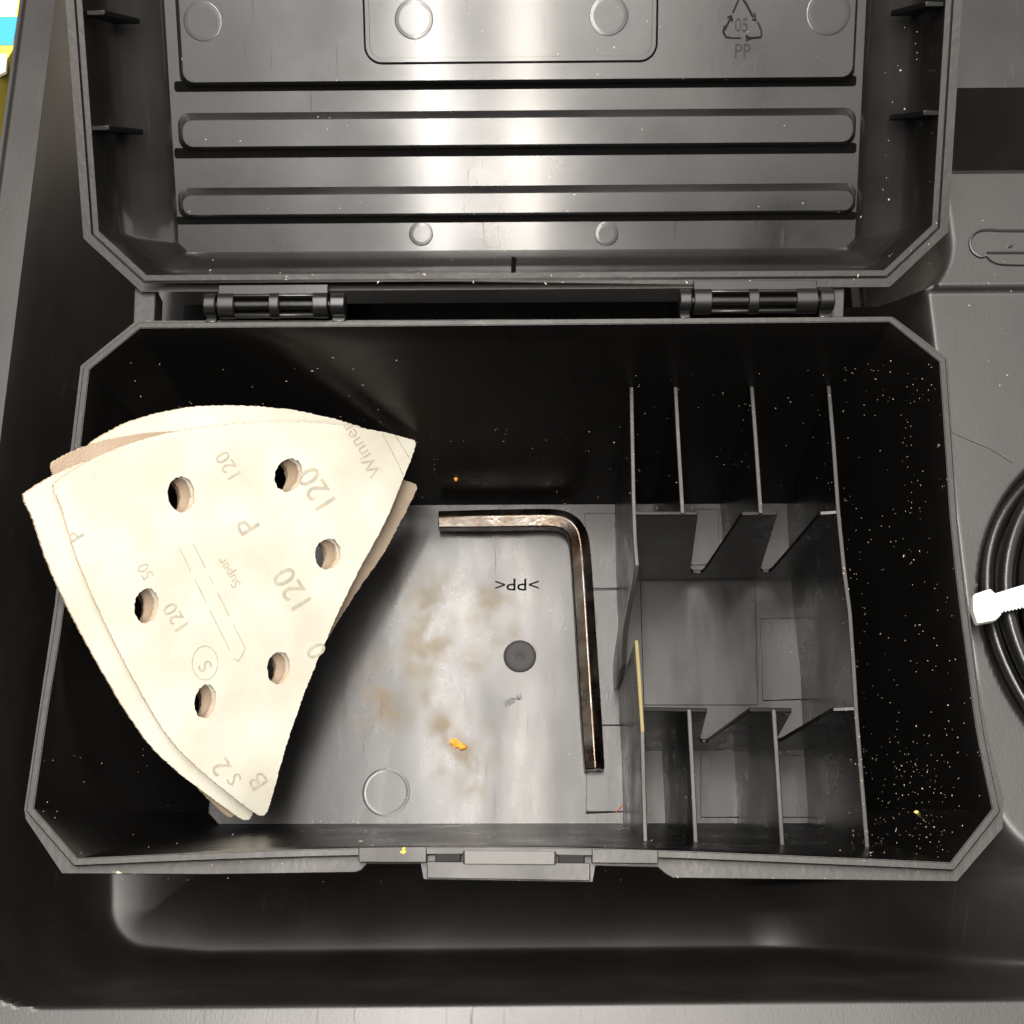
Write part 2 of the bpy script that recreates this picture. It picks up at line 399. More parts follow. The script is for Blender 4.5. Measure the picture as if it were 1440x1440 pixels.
# ---- compartment walls
ZT = -2.5
yback = lambda z: 14.82 + (fb - 14.82) * (-z / D); yfront = lambda z: 2.25 + (ff - 2.25) * (-z / D)
def divider(name, toppx, z=ZT, th=.11, zs=None, mt=BOX, y_end=None, parent=box):
    """upright thin wall whose top edge is seen along toppx"""
    tp = [U(a, b, (zs[i] if zs else z)) for i, (a, b) in enumerate(toppx)]
    g = G(); n = len(tp); v = []
    for p in tp:
        yb = max(ff - .0, min(fb, p.y))
        bx = p.x - (.0 if p.z > -3 else 0)
        v += [V(p.x - th / 2, p.y, p.z), V(p.x + th / 2, p.y, p.z), V(bx + th * .8, yb, -D), V(bx - th * .8, yb, -D)]
    g.v = v
    for i in range(n - 1):
        a = i * 4; b = a + 4
        for k in range(4): g.f.append((a + k, a + (k + 1) % 4, b + (k + 1) % 4, b + k))
    g.f.append((0, 1, 2, 3)); g.f.append(tuple(4 * (n - 1) + k for k in (3, 2, 1, 0)))
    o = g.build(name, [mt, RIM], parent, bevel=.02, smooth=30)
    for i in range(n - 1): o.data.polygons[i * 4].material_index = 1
    return o
divs = []
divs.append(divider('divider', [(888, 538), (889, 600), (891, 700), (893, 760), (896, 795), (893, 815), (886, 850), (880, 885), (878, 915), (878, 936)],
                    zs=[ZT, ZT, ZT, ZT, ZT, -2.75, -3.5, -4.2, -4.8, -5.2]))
divs[-1]['label'] = 'broken divider wall sagging into a notch at its front end'
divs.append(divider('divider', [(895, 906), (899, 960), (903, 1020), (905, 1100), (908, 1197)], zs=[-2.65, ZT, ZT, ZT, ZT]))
divs[-1]['label'] = 'front half of the broken divider wall, split off at the notch'
# yellowed torn edge of the broken wall
t0 = U(895, 905, -2.6); t1 = U(904, 1030, ZT)
tear = lambda a, b, h: V(t0.x + h + (t0.y - a) * .03, a, b)
yg = G(); yg.prism([(t0.y + .08, t0.z + .03), (t0.y + .08, -3.4), (t0.y - .9, -3.9), (t1.y, -3.0), (t1.y, ZT + .005), (t0.y - .8, ZT + .02)], -.045, .05, tear)
yg.build('torn_edge', YELLOW, box, bevel=.02)
yg = G(); yg.prism([(t0.y + .07, -3.42), (t0.y + .05, -5.6), (t0.y - 1.2, -7.2), (t1.y, -6), (t1.y, -3.02), (t0.y - .9, -3.92)], -.045, .05, tear)
yg.build('reflection_patch', REFLECTION, box, bevel=.02)  # bright reflection on the wall, painted in as a pale patch
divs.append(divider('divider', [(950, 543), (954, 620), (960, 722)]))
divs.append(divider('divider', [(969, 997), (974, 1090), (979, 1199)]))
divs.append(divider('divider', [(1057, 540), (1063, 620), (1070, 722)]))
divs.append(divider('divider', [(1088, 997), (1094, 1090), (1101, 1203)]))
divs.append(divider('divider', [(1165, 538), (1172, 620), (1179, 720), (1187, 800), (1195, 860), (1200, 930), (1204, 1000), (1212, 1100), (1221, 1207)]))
# ---- notched holders standing across the compartments
def holder(y_px, xl, xr, prof, label):
    yb = U(1000, y_px, ZT).y
    q = lambda a, b: (lambda p: (p.x, p.z))(UY(a, b, yb))
    pts = [q(*c) for c in prof]
    a = UY(xl, y_px, yb); b = UY(xr, y_px, yb)
    poly = [(a.x, -D), (b.x, -D), (b.x, ZT)] + pts + [(a.x, ZT)]
    g = G(); g.prism(poly, -.05, .06, lambda u, v, h: V(u, yb + h, v))
    o = g.build('notched_holder', BOX, box, bevel=.02); o['label'] = label; return o
holder(721, 893, 1178, [(1153, 722), (1086, 800), (1081, 803), (1072, 803), (1069, 799), (1093, 722), (1043, 722), (990, 801), (986, 804), (974, 804), (971, 800), (981, 722)], 'rear notched holder wall')
holder(997, 903, 1203, [(1171, 998), (1099, 1040), (1093, 1041), (1092, 1037), (1113, 999), (1054, 998), (998, 1038), (993, 1042), (987, 1042), (984, 1038), (994, 999)], 'front notched holder wall')
# ---- pads and joint lines moulded in the floor
def pad(px, h, name='floor_pad', mt=FLOOR):
    g = G(); g.prism([(lambda p: (p.x, p.y))(P(a, b)) for a, b in px], -D - .05, -D + h, lambda a, b, z: V(a, b, z)); return g.build(name, mt, box, bevel=.02)
pad([(827, 828), (876, 828), (874, 722), (822, 722)], .035)
pad([(824, 1142), (880, 1142), (882, 1020), (826, 1020)], .035)
pad([(1072, 986), (1131, 984), (1122, 869), (1068, 870)], .05)
pad([(905, 992), (1066, 992), (1062, 818), (900, 818)], .02)
pad([(985, 1150), (1040, 1150), (1038, 1048), (985, 1048)], .03)
pad([(1100, 1150), (1146, 1150), (1140, 1062), (1095, 1062)], .03)
pad([(962, 795), (1012, 795), (1010, 716), (962, 716)], .03)
for a, b in (((877, 712), (879, 829)), ((884, 1022), (886, 1157)), ((822, 830), (878, 829)), ((939, 1050), (940, 1157)), ((820, 1020), (884, 1019)), ((906, 1048), (1044, 1048)), ((1045, 1048), (1046, 1157)), ((884, 1140), (824, 1143))):
    p = P(*a); q = P(*b); ln = G(); ln.tube([V(p.x, p.y, -D), V(q.x, q.y, -D)], .014 if a[0] not in (877, 884) else .035, 6)
    ln.build('moulded_seam', SEAM, box)
# ---- dimple, ejector disc and letters on the floor
c = P(731, 923); dg = G(); n = 40
prof = [(.47, .0), (.45, .02), (.42, .0), (.34, -.012), (.2, -.01), (.09, .0), (.05, .02), (.02, .022)]
rr = [[V(c.x + r * math.cos(2 * math.pi * i / n), c.y + r * math.sin(2 * math.pi * i / n), -D + .012 + z) for i in range(n)] for r, z in prof]
dg.loft(rr, False, True); dm = dg.build('round_dimple', mat('dull_dimple_plastic', (.03, .028, .028), .6, .3), box, smooth=60)
c = P(543, 1114); dg = G(); rr = [[V(c.x + r * math.cos(2 * math.pi * i / n), c.y + r * math.sin(2 * math.pi * i / n), -D + z) for i in range(n)] for r, z in ((.66, 0), (.62, .009), (.585, .003), (.55, .003))]
dg.loft(rr, False, True); dg.build('ejector_disc', FLOOR, box, smooth=25)
def flat_text(name, body, size, mp, mt, parent, th=.02):
    vs, fs = text_mesh(body, size); g = G(); N_ = len(vs)
    g.v = [mp(a, b, th) for a, b in vs]; g.f = list(fs)
    return g.build(name, mt, parent, smooth=0)
c = P(727, 821)
flat_text('moulded_letters', '>PP<', .52, lambda a, b, h: V(c.x - a * 1.18, c.y - b * 1.0, -D + h * .6), GROOVE_SHADE, box)
c2 = P(722, 985)
flat_text('moulded_letters', '/IIN/', .3, lambda a, b, h: V(c2.x + a * .9 - b * .5, c2.y + b * .7 + a * .5, -D + h * .6), INKP, box)

# ---- hinges
def hinge(x0, x1, wins, yc):
    A = U((x0 + x1) / 2, yc, .1); ax = lambda px: U(px, yc, .1).x
    r = .33; y = A.y; z = .02
    h = bpy.data.objects.new('hinge', None); COL.objects.link(h); h.parent = box; h.empty_display_size = .005
    g = G(); edges = [x0 + 20, wins[0][0], wins[0][1], wins[1][0], wins[1][1], x1 - 24]
    for a, b in ((0, 1), (2, 3), (4, 5)): g.cyl((ax(edges[a]), y, z), (ax(edges[b]), y, z), r, 28)
    L_, R_ = ax(edges[0]), ax(edges[5])
    for ang0, ang1 in ((20, 72), (168, 330)):       # strips that close the barrel above and below the windows
        rin, N_ = r * .72, 6; ring = []
        for k in range(N_ + 1):
            t = math.radians(ang0 + (ang1 - ang0) * k / N_); ring.append((math.cos(t) * (r - .01), math.sin(t) * (r - .01)))
        for k in range(N_, -1, -1):
            t = math.radians(ang0 + (ang1 - ang0) * k / N_); ring.append((math.cos(t) * rin, math.sin(t) * rin))
        g.prism([(y + a, z + b) for a, b in ring], L_ + .01, R_ - .01, lambda a, b, hh: V(hh, a, b))
    g.build('barrel', LID, h, bevel=.02, smooth=40)
    g = G(); g.cyl((ax(x0 + 4), y, z), (ax(x1 - 4), y, z), .15, 16); g.build('hinge_pin', BOX, h)
    for a, b in ((x0, x0 + 17), (x1 - 21, x1)):
        g = G(); g.cyl((ax(a), y, z + .02), (ax(b), y, z + .02), r * .86, 24)
        g.box((ax(a) + .02, y - .42, -.38), (ax(b) - .02, y + .05, -.06)); g.build('knuckle', LID, h, bevel=.03)
    g = G(); g.prism([(y + .1, z + .05), (y + .12, z + .27), (y + .42, z + .27), (y + .42, z + .05)], L_, R_, lambda a, b, hh: V(hh, a, b)); g.build('hinge_leaf', LID, h, bevel=.02)
hinge(288, 486, ((331, 380), (394, 441)), 427)
hinge(955, 1172, ((1000, 1051), (1066, 1118)), 421)
# black sheet added for the shaded gap between the hinges, fins at both ends
g = G(); g.box((U(219, 430, -.8).x, 15.02, -3.4), (U(1160, 430, -.8).x, 17.2, -3.2)); g.build('hinge_gap_sheet', BOX, box)
for a, b in ((187, 217), (1157, 1186)):
    p = [U(a, 455, -.2), U(b, 452, -.2), U(b + 2, 404, -.2), U(a + 2, 404, -.2)]
    g = G(); g.prism([(q.x, q.y) for q in p], -.9, -.2, lambda u, v, h: V(u, v, h)); g.build('hinge_fin', RIM, box, bevel=.04)

# ================================================================== the lid
lid = bpy.data.objects.new('lid', None); COL.objects.link(lid); lid.parent = box; lid.empty_display_size = .01
lo = [UL(*q, 0) for q in ((207, 387), (1242, 380), (1310, 312), (1316, 0), (112, 0), (140, 325))]
v1 = 13.2
c0, c1, c2_, c3, c4, c5 = lo
def lid_oct(u0, u1, v0, vt, ch, chv): return [(u0 + ch, v0), (u1 - ch, v0), (u1, v0 + chv), (u1, vt - chv), (u1 - ch, vt), (u0 + ch, vt), (u0, vt - chv), (u0, v0 + chv)]
U0 = c5[0]; U1 = c2_[0]; V0 = (c0[1] + c1[1]) / 2
CH = (c0[0] - U0); CHV = c5[1] - c0[1]
print('lid', lo, U0, U1, V0, CH, CHV)
LNS = [24, 5, 12, 5, 24, 5, 12, 5]
def oct_ring(o, off=0):
    r = []
    for i, n_ in enumerate(LNS): r += resample([o[i], o[(i + 1) % 8]], n_)
    return offset(r, off) if off else r
LD = 2.05
lf = [UL(250, 330, -LD), UL(1203, 330, -LD), UL(700, 352, -LD)]
print('lidfloor', lf)
o_in = lid_oct(U0, U1, V0, v1, CH, CHV)
FU0, FU1, FV0 = lf[0][0], lf[1][0], lf[2][1]
o_fl = lid_oct(FU0, FU1, FV0 - .0, v1 - 1.2, .25, .25)
def mix(t):
    a, b = oct_ring(o_in), oct_ring(o_fl); return [(p[0] + (q[0] - p[0]) * t, p[1] + (q[1] - p[1]) * t) for p, q in zip(a, b)]
LZ = lambda r, wv: [LP(a, b, wv) for a, b in r]
g = G(); g.loft([LZ(mix(0), 0), LZ(mix(.03), -.6), LZ(mix(.07), -1.12), LZ(mix(.14), -1.28), LZ(mix(.30), -1.42), LZ(mix(.60), -1.66), LZ(mix(.88), -1.88), LZ(mix(.97), -1.98), LZ(mix(1.02), -LD - .02)])
g2 = G(); g2.prism(mix(1.0), -LD - .12, -LD, LP); g2.build('lid_floor', LID, lid, smooth=20)
g.build('lid_shell', LID, lid, smooth=50)
g = G(); g.loft([LZ(oct_ring(o_in, .3), 0), LZ(oct_ring(o_in, .2), -1), LZ(oct_ring(o_in, -.4), -LD - .25)], False, True); g.build('lid_outside', BOX, lid, smooth=30)
for a, b, w0, w1 in ((0, .13, -.3, .06), (.20, .40, -.3, .03)):
    g = G(); g.prism(oct_ring(o_in, b), w0, w1, LP, [oct_ring(o_in, a)]); g.build('lid_rim', RIM, lid, bevel=.03)
g = G(); g.prism(oct_ring(o_in, .40), -.3, -.1, LP, [oct_ring(o_in, .02)]); g.build('rim_groove', BOX, lid)
# raised bands pressed into the lid: steep lower side, gentle upper side
def band(pt, pb, name='raised_band', h=.18, top_open=False):
    a0, vb = UL(248, pb, -LD + h); a1, _ = UL(1202, pb, -LD + h); _, vt = UL(700, pt, -LD + h)
    _, vb = UL(700, pb, -LD + h)
    a0 += .12; a1 -= .05
    rq = min(.26, (vt - vb) / 2 - .03); base = rrect(a0 - .10, vb - .10, a1 + .10, vt + .20, rq + .05, 6); topr = rrect(a0 + .06, vb, a1 - .02, vt, rq, 6)
    mid = rrect(a0 + .0, vb - .04, a1 + .03, vt + .06, rq + .02, 6)
    g = G(); g.loft([LZ(base, -LD), LZ(mid, -LD + h * .75), LZ(topr, -LD + h)], False, True); g.build(name, LID, lid, smooth=28)
band(166, 203); band(272, 299)
band(-330, 112, h=.26)
# dark strips that paint in the shade below the bands
gl = G()
for y_, ww in ((118, .13), (212, .13), (307, .10)):
    a0 = UL(245, y_, -LD)[0]; a1 = UL(1204, y_, -LD)[0]; vv = UL(700, y_, -LD)[1]
    gl.prism(rrect(a0, vv - ww, a1, vv + ww, .07, 3), -LD - .05, -LD + .012, LP)
gl.build('band_shade_strip', GROOVE_SHADE, lid)
# label field with rounded corners
def lid_line(pts, r, wv, name, mt=GROOVE_SHADE, closed=False):
    g = G(); g.tube([LP(*UL(a, b, wv), wv) for a, b in pts], r, 6, closed); return g.build(name, mt, lid)
wb = -LD + .27
lb = [UL(515, 90, wb), UL(922, 86, wb)]
rp = rrect(lb[0][0], lb[0][1] + .03, lb[1][0], lb[0][1] + 6.0, .4, 8)
g = G(); g.prism(offset(rp, .0), wb - .1, wb + .02, LP, [offset(rp, -.11)]); lf_ = g.build('label_frame', LID, lid, bevel=.02)
g = G(); g.prism(offset(rp, .045), wb - .1, wb + .008, LP, [offset(rp, -.0)]); g.build('label_groove', GROOVE_SHADE, lid)
g = G(); g.prism(offset(rp, -.108), wb - .1, wb + .012, LP); g.build('label_panel', LID, lid)
def disc(px, py, r, wv, hgt=.03):
    u, v = UL(px, py, wv); g = G(); n = 36
    rr = [[LP(u + q * math.cos(2 * math.pi * i / n), v + q * math.sin(2 * math.pi * i / n), wv + z) for i in range(n)] for q, z in ((r + .04, 0), (r + .02, .005), (r - .01, .003), (r - .04, .006), (r - .07, .006))]
    g.loft(rr, False, True); g.build('ejector_disc', LID, lid, smooth=30)
disc(582, 27, .44, wb + .012, .012); disc(856, 22, .44, wb + .012, .012)
disc(285, 30, .44, -LD + .26, .01); disc(1165, 18, .5, -LD + .26, .01)
disc(592, 329, .27, -LD, .008); disc(853, 329, .27, -LD, .008)
# recycling mark
wr = -LD + .262
uc = UL(1043, 35, wr); s0 = UL(1072, 35, wr)[0] - uc[0]
def rec(px, py): return LP(*UL(px, py, wr), wr + .008)
g = G()
for pl_ in ([(1019, 36), (1017, 45), (1021, 52), (1030, 53), (1042, 53)], [(1049, 50), (1056, 55), (1049, 57)], [(1049, 53), (1062, 53), (1071, 52)], [(1071, 50), (1071, 43), (1066, 31)],
            [(1058, 27), (1063, 30), (1061, 18)], [(1059, 24), (1050, 6), (1046, 0), (1043, -4), (1039, -1), (1036, 6), (1031, 18)], [(1023, 25), (1028, 22), (1030, 30)], [(1028, 24), (1024, 32), (1019, 42)]):
    g.tube([rec(a, b) for a, b in pl_], .028, 5)
g.build('recycling_mark', INKP, lid)
for body, px, py, sz, sx in (('05', 1043, 36, .42, .85), ('PP', 1044, 73, .46, .9)):
    u, v = UL(px, py, wr); vs, fs = text_mesh(body, sz); g = G(); g.v = [LP(u + a * sx, v + b * 1.1, wr + .01) for a, b in vs]; g.f = fs; g.build('moulded_letters', INKP, lid, smooth=0)
# little locating fins inside the lid rim
for px, py, sgn in ((152, 181, 1), (146, 20, 1), (1300, 160, -1), (1303, 8, -1)):
    u, v = UL(px, py, -.2); g = G()
    g.prism([(u - sgn * .35, .02), (u + sgn * .10, .02), (u + sgn * .55, -1.3), (u - sgn * .1, -1.3)], v - .07, v + .07, lambda a, b, h: LP(a, h, b)); g.build('locating_fin', BOX, lid, bevel=.03)
u, v = UL(722, 378, -.1); g = G(); g.prism([(u - .06, v - .12), (u + .05, v - .12), (u + .08, v + .25), (u - .04, v + .3)], -.5, .03, LP); g.build('gate_mark', GROOVE_SHADE, lid)

# ================================================================== hex key
key = G(); zk = -D + .36; AF = .57
path_px = [(617, 733), (680, 732), (740, 731), (775, 731), (795, 735), (808, 746), (814, 762), (817, 790), (821, 850), (826, 930), (831, 1010), (836, 1083)]
pp = [U(a, b, zk) for a, b in path_px]
sm = [pp[0], pp[1], pp[2]] + [Vector(q) for q in smooth_poly([tuple(q) for q in pp[2:9]], 6, False)[1:]] + pp[9:]
rings = []; rc = AF / math.sqrt(3)
for i, p in enumerate(sm):
    d = (sm[min(i + 1, len(sm) - 1)] - sm[max(i - 1, 0)]).normalized(); sd = V(0, 0, 1).cross(d).normalized()
    sc_ = .93 if i in (0, len(sm) - 1) else 1
    rings.append([p + (sd * math.cos(math.radians(60 * k + 26)) + V(0, 0, 1) * math.sin(math.radians(60 * k + 26))) * rc * sc_ for k in range(6)])
for (i, j) in ((1, 0), (-2, -1)):
    pass
key.loft(rings, True, True)
ko = key.build('hex_key', STEEL, None, bevel=.03, smooth=25)
tag(ko, 'L-shaped worn steel hex key lying on the box floor', 'hex key')

# ================================================================== sanding sheets
base_out = [(76, 688), (84, 674), (140, 641), (220, 613), (300, 599), (390, 593), (470, 597), (530, 606), (575, 617), (584, 622), (582, 634), (569, 668), (541, 735), (510, 792), (480, 852), (450, 920), (425, 983), (402, 1050), (386, 1108),
            (376, 1140), (368, 1147), (355, 1141), (325, 1118), (280, 1081), (240, 1040), (205, 985), (170, 920), (136, 850), (107, 780), (87, 715)]
base_holes = [(255, 695, 19, 25, -5), (406, 668, 19, 24, 20), (461, 779, 18, 22, 15), (206, 852, 17, 25, 8), (392, 939, 16, 23, 8), (289, 986, 15, 24, 10)]
K0 = [(76, 688), (584, 622), (370, 1147)]
def affine(dst):
    a = Matrix(((K0[1][0] - K0[0][0], K0[2][0] - K0[0][0]), (K0[1][1] - K0[0][1], K0[2][1] - K0[0][1]))).inverted()
    b = Matrix(((dst[1][0] - dst[0][0], dst[2][0] - dst[0][0]), (dst[1][1] - dst[0][1], dst[2][1] - dst[0][1])))
    M = b @ a
    return lambda x, y: tuple(M @ Vector((x - K0[0][0], y - K0[0][1])) + Vector(dst[0]))
class Sheet:
    def __init__(s, dst, zs, bend):
        s.A = affine(dst); s.p = [U(K0[i][0], K0[i][1], Az[i]) for i in range(3)]
        s.n = (s.p[1] - s.p[0]).cross(s.p[2] - s.p[0]).normalized()
        if s.n.z < 0: s.n = -s.n
        s.drop = zs; s.bend = bend; s.c = (s.p[0] + s.p[1] + s.p[2]) / 3
        s.ax = (s.p[2] - s.p[0]).normalized().cross(s.n)
    def at(s, x, y, lift=0):            # sheet point seen at photograph pixel (x, y)
        q = UP(x, y, s.p[0], s.n)
        for _ in range(3):
            d = s.bend * ((q - s.c).dot(s.ax) / 4) ** 2 - s.bend * .8 + .035 * noise.noise(q * .55)
            q = UP(x, y, s.p[0] + s.n * (d + lift - s.drop), s.n)
        return q
def make_sheet(name, dst, zs, bend, mt, label, seed, hs=(0, 0), jag=1.0, group='triangular sanding sheets fanned in the box'):
    rnd = random.Random(seed); s = Sheet(dst, zs, bend)
    o_ = smooth_poly(base_out, 26); L = len(o_); o2 = []
    for i, (x, y) in enumerate(o_):
        x, y = s.A(x, y); o2.append((x + rnd.uniform(-jag, jag) * .7, y + rnd.uniform(-jag, jag) * .7))
    loops = [o2]
    for hx, hy, rx, ry, tl in base_holes:
        lp = []; t0_ = math.radians(tl)
        for k in range(44):
            a = 2 * math.pi * k / 44; q = 1 + rnd.uniform(-.045, .045)
            ex, ey = rx * math.cos(a) * q, ry * math.sin(a) * q
            lp.append((hs[0] + hx + ex * math.cos(t0_) - ey * math.sin(t0_), hs[1] + hy + ex * math.sin(t0_) + ey * math.cos(t0_)))
        loops.append(lp)
    pts = []; eds = []
    for l in loops:
        n = len(pts); pts += l; eds += [(n + i, n + (i + 1) % len(l)) for i in range(len(l))]
    x0 = min(p[0] for p in o2); x1 = max(p[0] for p in o2); y0 = min(p[1] for p in o2); y1 = max(p[1] for p in o2)
    def inside(x, y, l):
        c = False
        for i in range(len(l)):
            (xa, ya), (xb, yb) = l[i - 1], l[i]
            if (ya > y) != (yb > y) and x < (xb - xa) * (y - ya) / (yb - ya) + xa: c = not c
        return c
    ok = lambda x, y: inside(x, y, o2) and not any(inside(x, y, l) for l in loops[1:])
    x = x0
    while x < x1:
        y = y0
        while y < y1:
            if ok(x, y): pts.append((x + rnd.uniform(-2, 2), y + rnd.uniform(-2, 2)))
            y += 17
        x += 17
    vs, es, fs, *_ = geometry.delaunay_2d_cdt([Vector(p) for p in pts], eds, [], 0, 1e-4)
    fs = [f for f in fs if ok(sum(vs[i].x for i in f) / 3, sum(vs[i].y for i in f) / 3)]
    V3 = [s.at(v.x, v.y) for v in vs]
    TH = .065; n = len(V3); allv = V3 + [v - s.n * TH for v in V3]
    from collections import Counter
    ec = Counter()
    F = []; 
    for f in fs:
        a, b, c = f
        if (V3[b] - V3[a]).cross(V3[c] - V3[a]).dot(s.n) < 0: f = (c, b, a)
        F.append(tuple(f))
        for i in range(3): ec[(f[i], f[(i + 1) % 3])] += 1
    topn = len(F); F2 = F + [tuple(i + n for i in f[::-1]) for f in F]
    side = [(b, a, a + n, b + n) for (a, b) in ec if (b, a) not in ec]
    me = bpy.data.meshes.new('sheet'); me.from_pydata([tuple(v * S) for v in allv], [], F2 + side)
    o = link(name, me, [mt, GRIT, CUT], None, smooth=50)
    for i, p in enumerate(me.polygons):
        if topn <= i < 2 * topn: p.material_index = 1
        elif i >= 2 * topn: p.material_index = 2
    tag(o, label, 'sanding sheet', group)
    return o, s
Az = (2.1, -4.8, -5.6)
def dz(k): return k
shA, SA = make_sheet('sanding_sheet', [(76, 688), (584, 622), (370, 1147)], dz(0), .10, PAPER, 'top cream sanding sheet with six holes and the printed 120 figures', 1)
shB, SB = make_sheet('sanding_sheet', [(34, 702), (566, 645), (348, 1153)], dz(.18), .10, PAPER, 'second sanding sheet whose corner sticks out furthest left over the box rim', 2, (-5, 2))
shC, SC = make_sheet('sanding_sheet', [(73, 658), (556, 676), (325, 1149)], dz(.32), .10, PAPER2, 'pinkish sanding sheet showing at the upper left corner of the stack', 3, (-19, 4))
shD, SD = make_sheet('sanding_sheet', [(126, 632), (558, 624), (352, 1110)], dz(.46), .10, PAPER, 'sanding sheet whose curved edge shows above the top sheet by the rear wall', 4, (-15, 0))
shE, SE = make_sheet('sanding_sheet', [(104, 690), (586, 684), (350, 1128)], dz(.60), .10, PAPER2, 'lowest sanding sheet with its corner poking out at the right of the stack', 5, (-22, 8))
# print on the top sheet
def sheet_text(body, px, py, size, rot, st=1.0, parent=shA):
    vs, fs = text_mesh(body, size); t = math.radians(rot); v3 = []
    for a, b in vs:
        a *= st; x = px + a * math.cos(t) + b * math.sin(t); y = py + a * math.sin(t) - b * math.cos(t)
        v3.append(SA.at(x, y, .012))
    g = G(); g.v = v3; g.f = fs; return g.build('printed_text', INK, parent, smooth=0)
def sheet_line(pts, wd=1.4, parent=shA):
    g = G()
    for (a, b) in zip(pts, pts[1:]):
        a = Vector(a); b = Vector(b); d = (b - a).normalized(); nn = Vector((-d.y, d.x)) * wd * .5; L_ = (b - a).length; k = max(1, int(L_ / 12))
        for i in range(k):
            if i % 2 and k > 4 and random.random() < .25: continue
            p = a + d * L_ * i / k; q = a + d * L_ * (i + 1) / k
            g.add([SA.at(*(p + nn), .012), SA.at(*(q + nn), .012), SA.at(*(q - nn), .012), SA.at(*(p - nn), .012)], [(0, 1, 2, 3)])
    return g.build('printed_line', INK, parent, smooth=0)
SHEETTXT = [('120', 413, 829, 47, -122, .95), ('120', 447, 688, 47, -122, .95), ('P', 350, 738, 44, -122, 1), ('P', 425, 1000, 1, 0, 1), ('0', 446, 914, 40, -122, 1), ('120', 322, 655, 30, -122, 1),
            ('Winner', 508, 632, 27, -122, 1), ('50', 205, 803, 24, -120, 1), ('120', 248, 868, 30, -122, 1), ('2', 312, 1078, 40, -122, 1), ('S', 330, 1095, 30, -122, 1), ('B', 364, 1098, 38, -122, 1), ('Super', 322, 805, 20, -122, 1), ('P', 108, 752, 30, -122, 1)]
for a in SHEETTXT:
    if a[3] > 5: sheet_text(*a)
sheet_line([(252, 770), (328, 925), (335, 930), (345, 912), (272, 765)])
sheet_line([(538, 610), (560, 652), (567, 668)]); sheet_line([(556, 612), (576, 645)])
ring = [(288 + 18 * math.cos(t / 9 * math.pi), 932 + 24 * math.sin(t / 9 * math.pi)) for t in range(19)]
sheet_line(ring, 1.2); sheet_text('S', 289, 936, 28, -122)

# ================================================================== coiled cable with its tie
cab = G(); pts = []
cc = V(15.15, 7.75, 0)
turns = [(4.55, -.95), (4.15, -.9), (3.72, -.95), (4.36, -.35), (3.9, -.3), (3.45, -.6)]
N_ = 90
for ti, (rr_, zz) in enumerate(turns):
    nx = turns[min(ti + 1, len(turns) - 1)]
    for k in range(N_):
        t = k / N_; b_ = max(0, (t - .85) / .15); r_ = rr_ + (nx[0] - rr_) * b_; z_ = zz + (nx[1] - zz) * b_
        a = 2 * math.pi * t - .3
        wob = .09 * noise.noise(V(a * 1.3, ti * 3.1, 0)) + .04 * math.sin(a * 3 + ti * 1.7)
        pts.append(cc + V((r_ + wob) * math.cos(a), (r_ * 1.0 + wob) * math.sin(a), z_ + .04 * math.sin(a * 2 + ti * 2)))
cab.tube(pts, .185, 12)
co = cab.build('coiled_cable', CABLE, None, smooth=60); tag(co, 'black power cable coiled at the right edge of the case', 'cable')
tie = top('cable_tie', 'white nylon cable tie strapped across the coiled black cable', 'cable tie')
g = G(); zt = -.02
g.prism([ip(a, b, zt) for a, b in [(1399, 863), (1470, 848), (1466, 815), (1394, 837)]], zt, zt + .09, lambda a, b, h: V(a, b, h)); g.build('strap', WHITE, tie, bevel=.02)
g = G(); g.prism([ip(a, b, zt) for a, b in [(1366, 838), (1390, 830), (1403, 842), (1406, 866), (1398, 874), (1372, 879), (1366, 860)]], zt - .12, zt + .16, lambda a, b, h: V(a, b, h)); g.build('tie_head', WHITE, tie, bevel=.05)
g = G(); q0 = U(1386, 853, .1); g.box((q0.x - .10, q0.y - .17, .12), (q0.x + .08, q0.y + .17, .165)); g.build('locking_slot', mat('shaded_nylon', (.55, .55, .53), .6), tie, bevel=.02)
for k in range(12):
    a_ = U(1410 + k * 5, 861 - k * 1.05, .1); b_ = U(1408 + k * 5, 840 - k * 1.6, .1); g = G(); g.tube([V(a_.x, a_.y, .075), V(b_.x, b_.y, .075)], .016, 6); g.build('strap_tooth', WHITE, tie)

# ================================================================== bright packet outside the case
pkt = top('printed_packet', 'yellow, white and sky-blue printed packet beside the left edge of the case', 'packet')
zp = -1.0
def pq(px, z0, z1, name, col):
    g = G(); g.prism([ip(a, b, z1) for a, b in px], z0, z1, lambda a, b, h: V(a, b, h)); return g.build(name, mat(name + '_print', col, .5, .4), pkt, bevel=.02)
pq([(-60, 200), (18, 70), (40, -60), (-60, -60)], -6, zp, 'packet_body', (.62, .52, .08))
pq([(-55, 22), (22, 22), (35, -50), (-55, -50)], zp - .1, zp + .02, 'white_panel', (.85, .82, .70))
pq([(-55, 63), (18, 63), (25, 23), (-55, 23)], zp - .1, zp + .03, 'blue_panel', (.05, .38, .55))
pq([(-55, 130), (8, 100), (10, 75), (-55, 75)], zp - .1, zp + .02, 'white_panel', (.80, .76, .62))
g = G(); g.prism([ip(a, b, -4) for a, b in [(-30, 215), (4, 208), (5, 192), (-30, 188)]], -8.2, -4, lambda a, b, h: V(a, b, h))
tag(g.build('red_cap', mat('red_plastic', (.5, .04, .04), .4)), 'small red cap beyond the left edge of the case', 'cap')

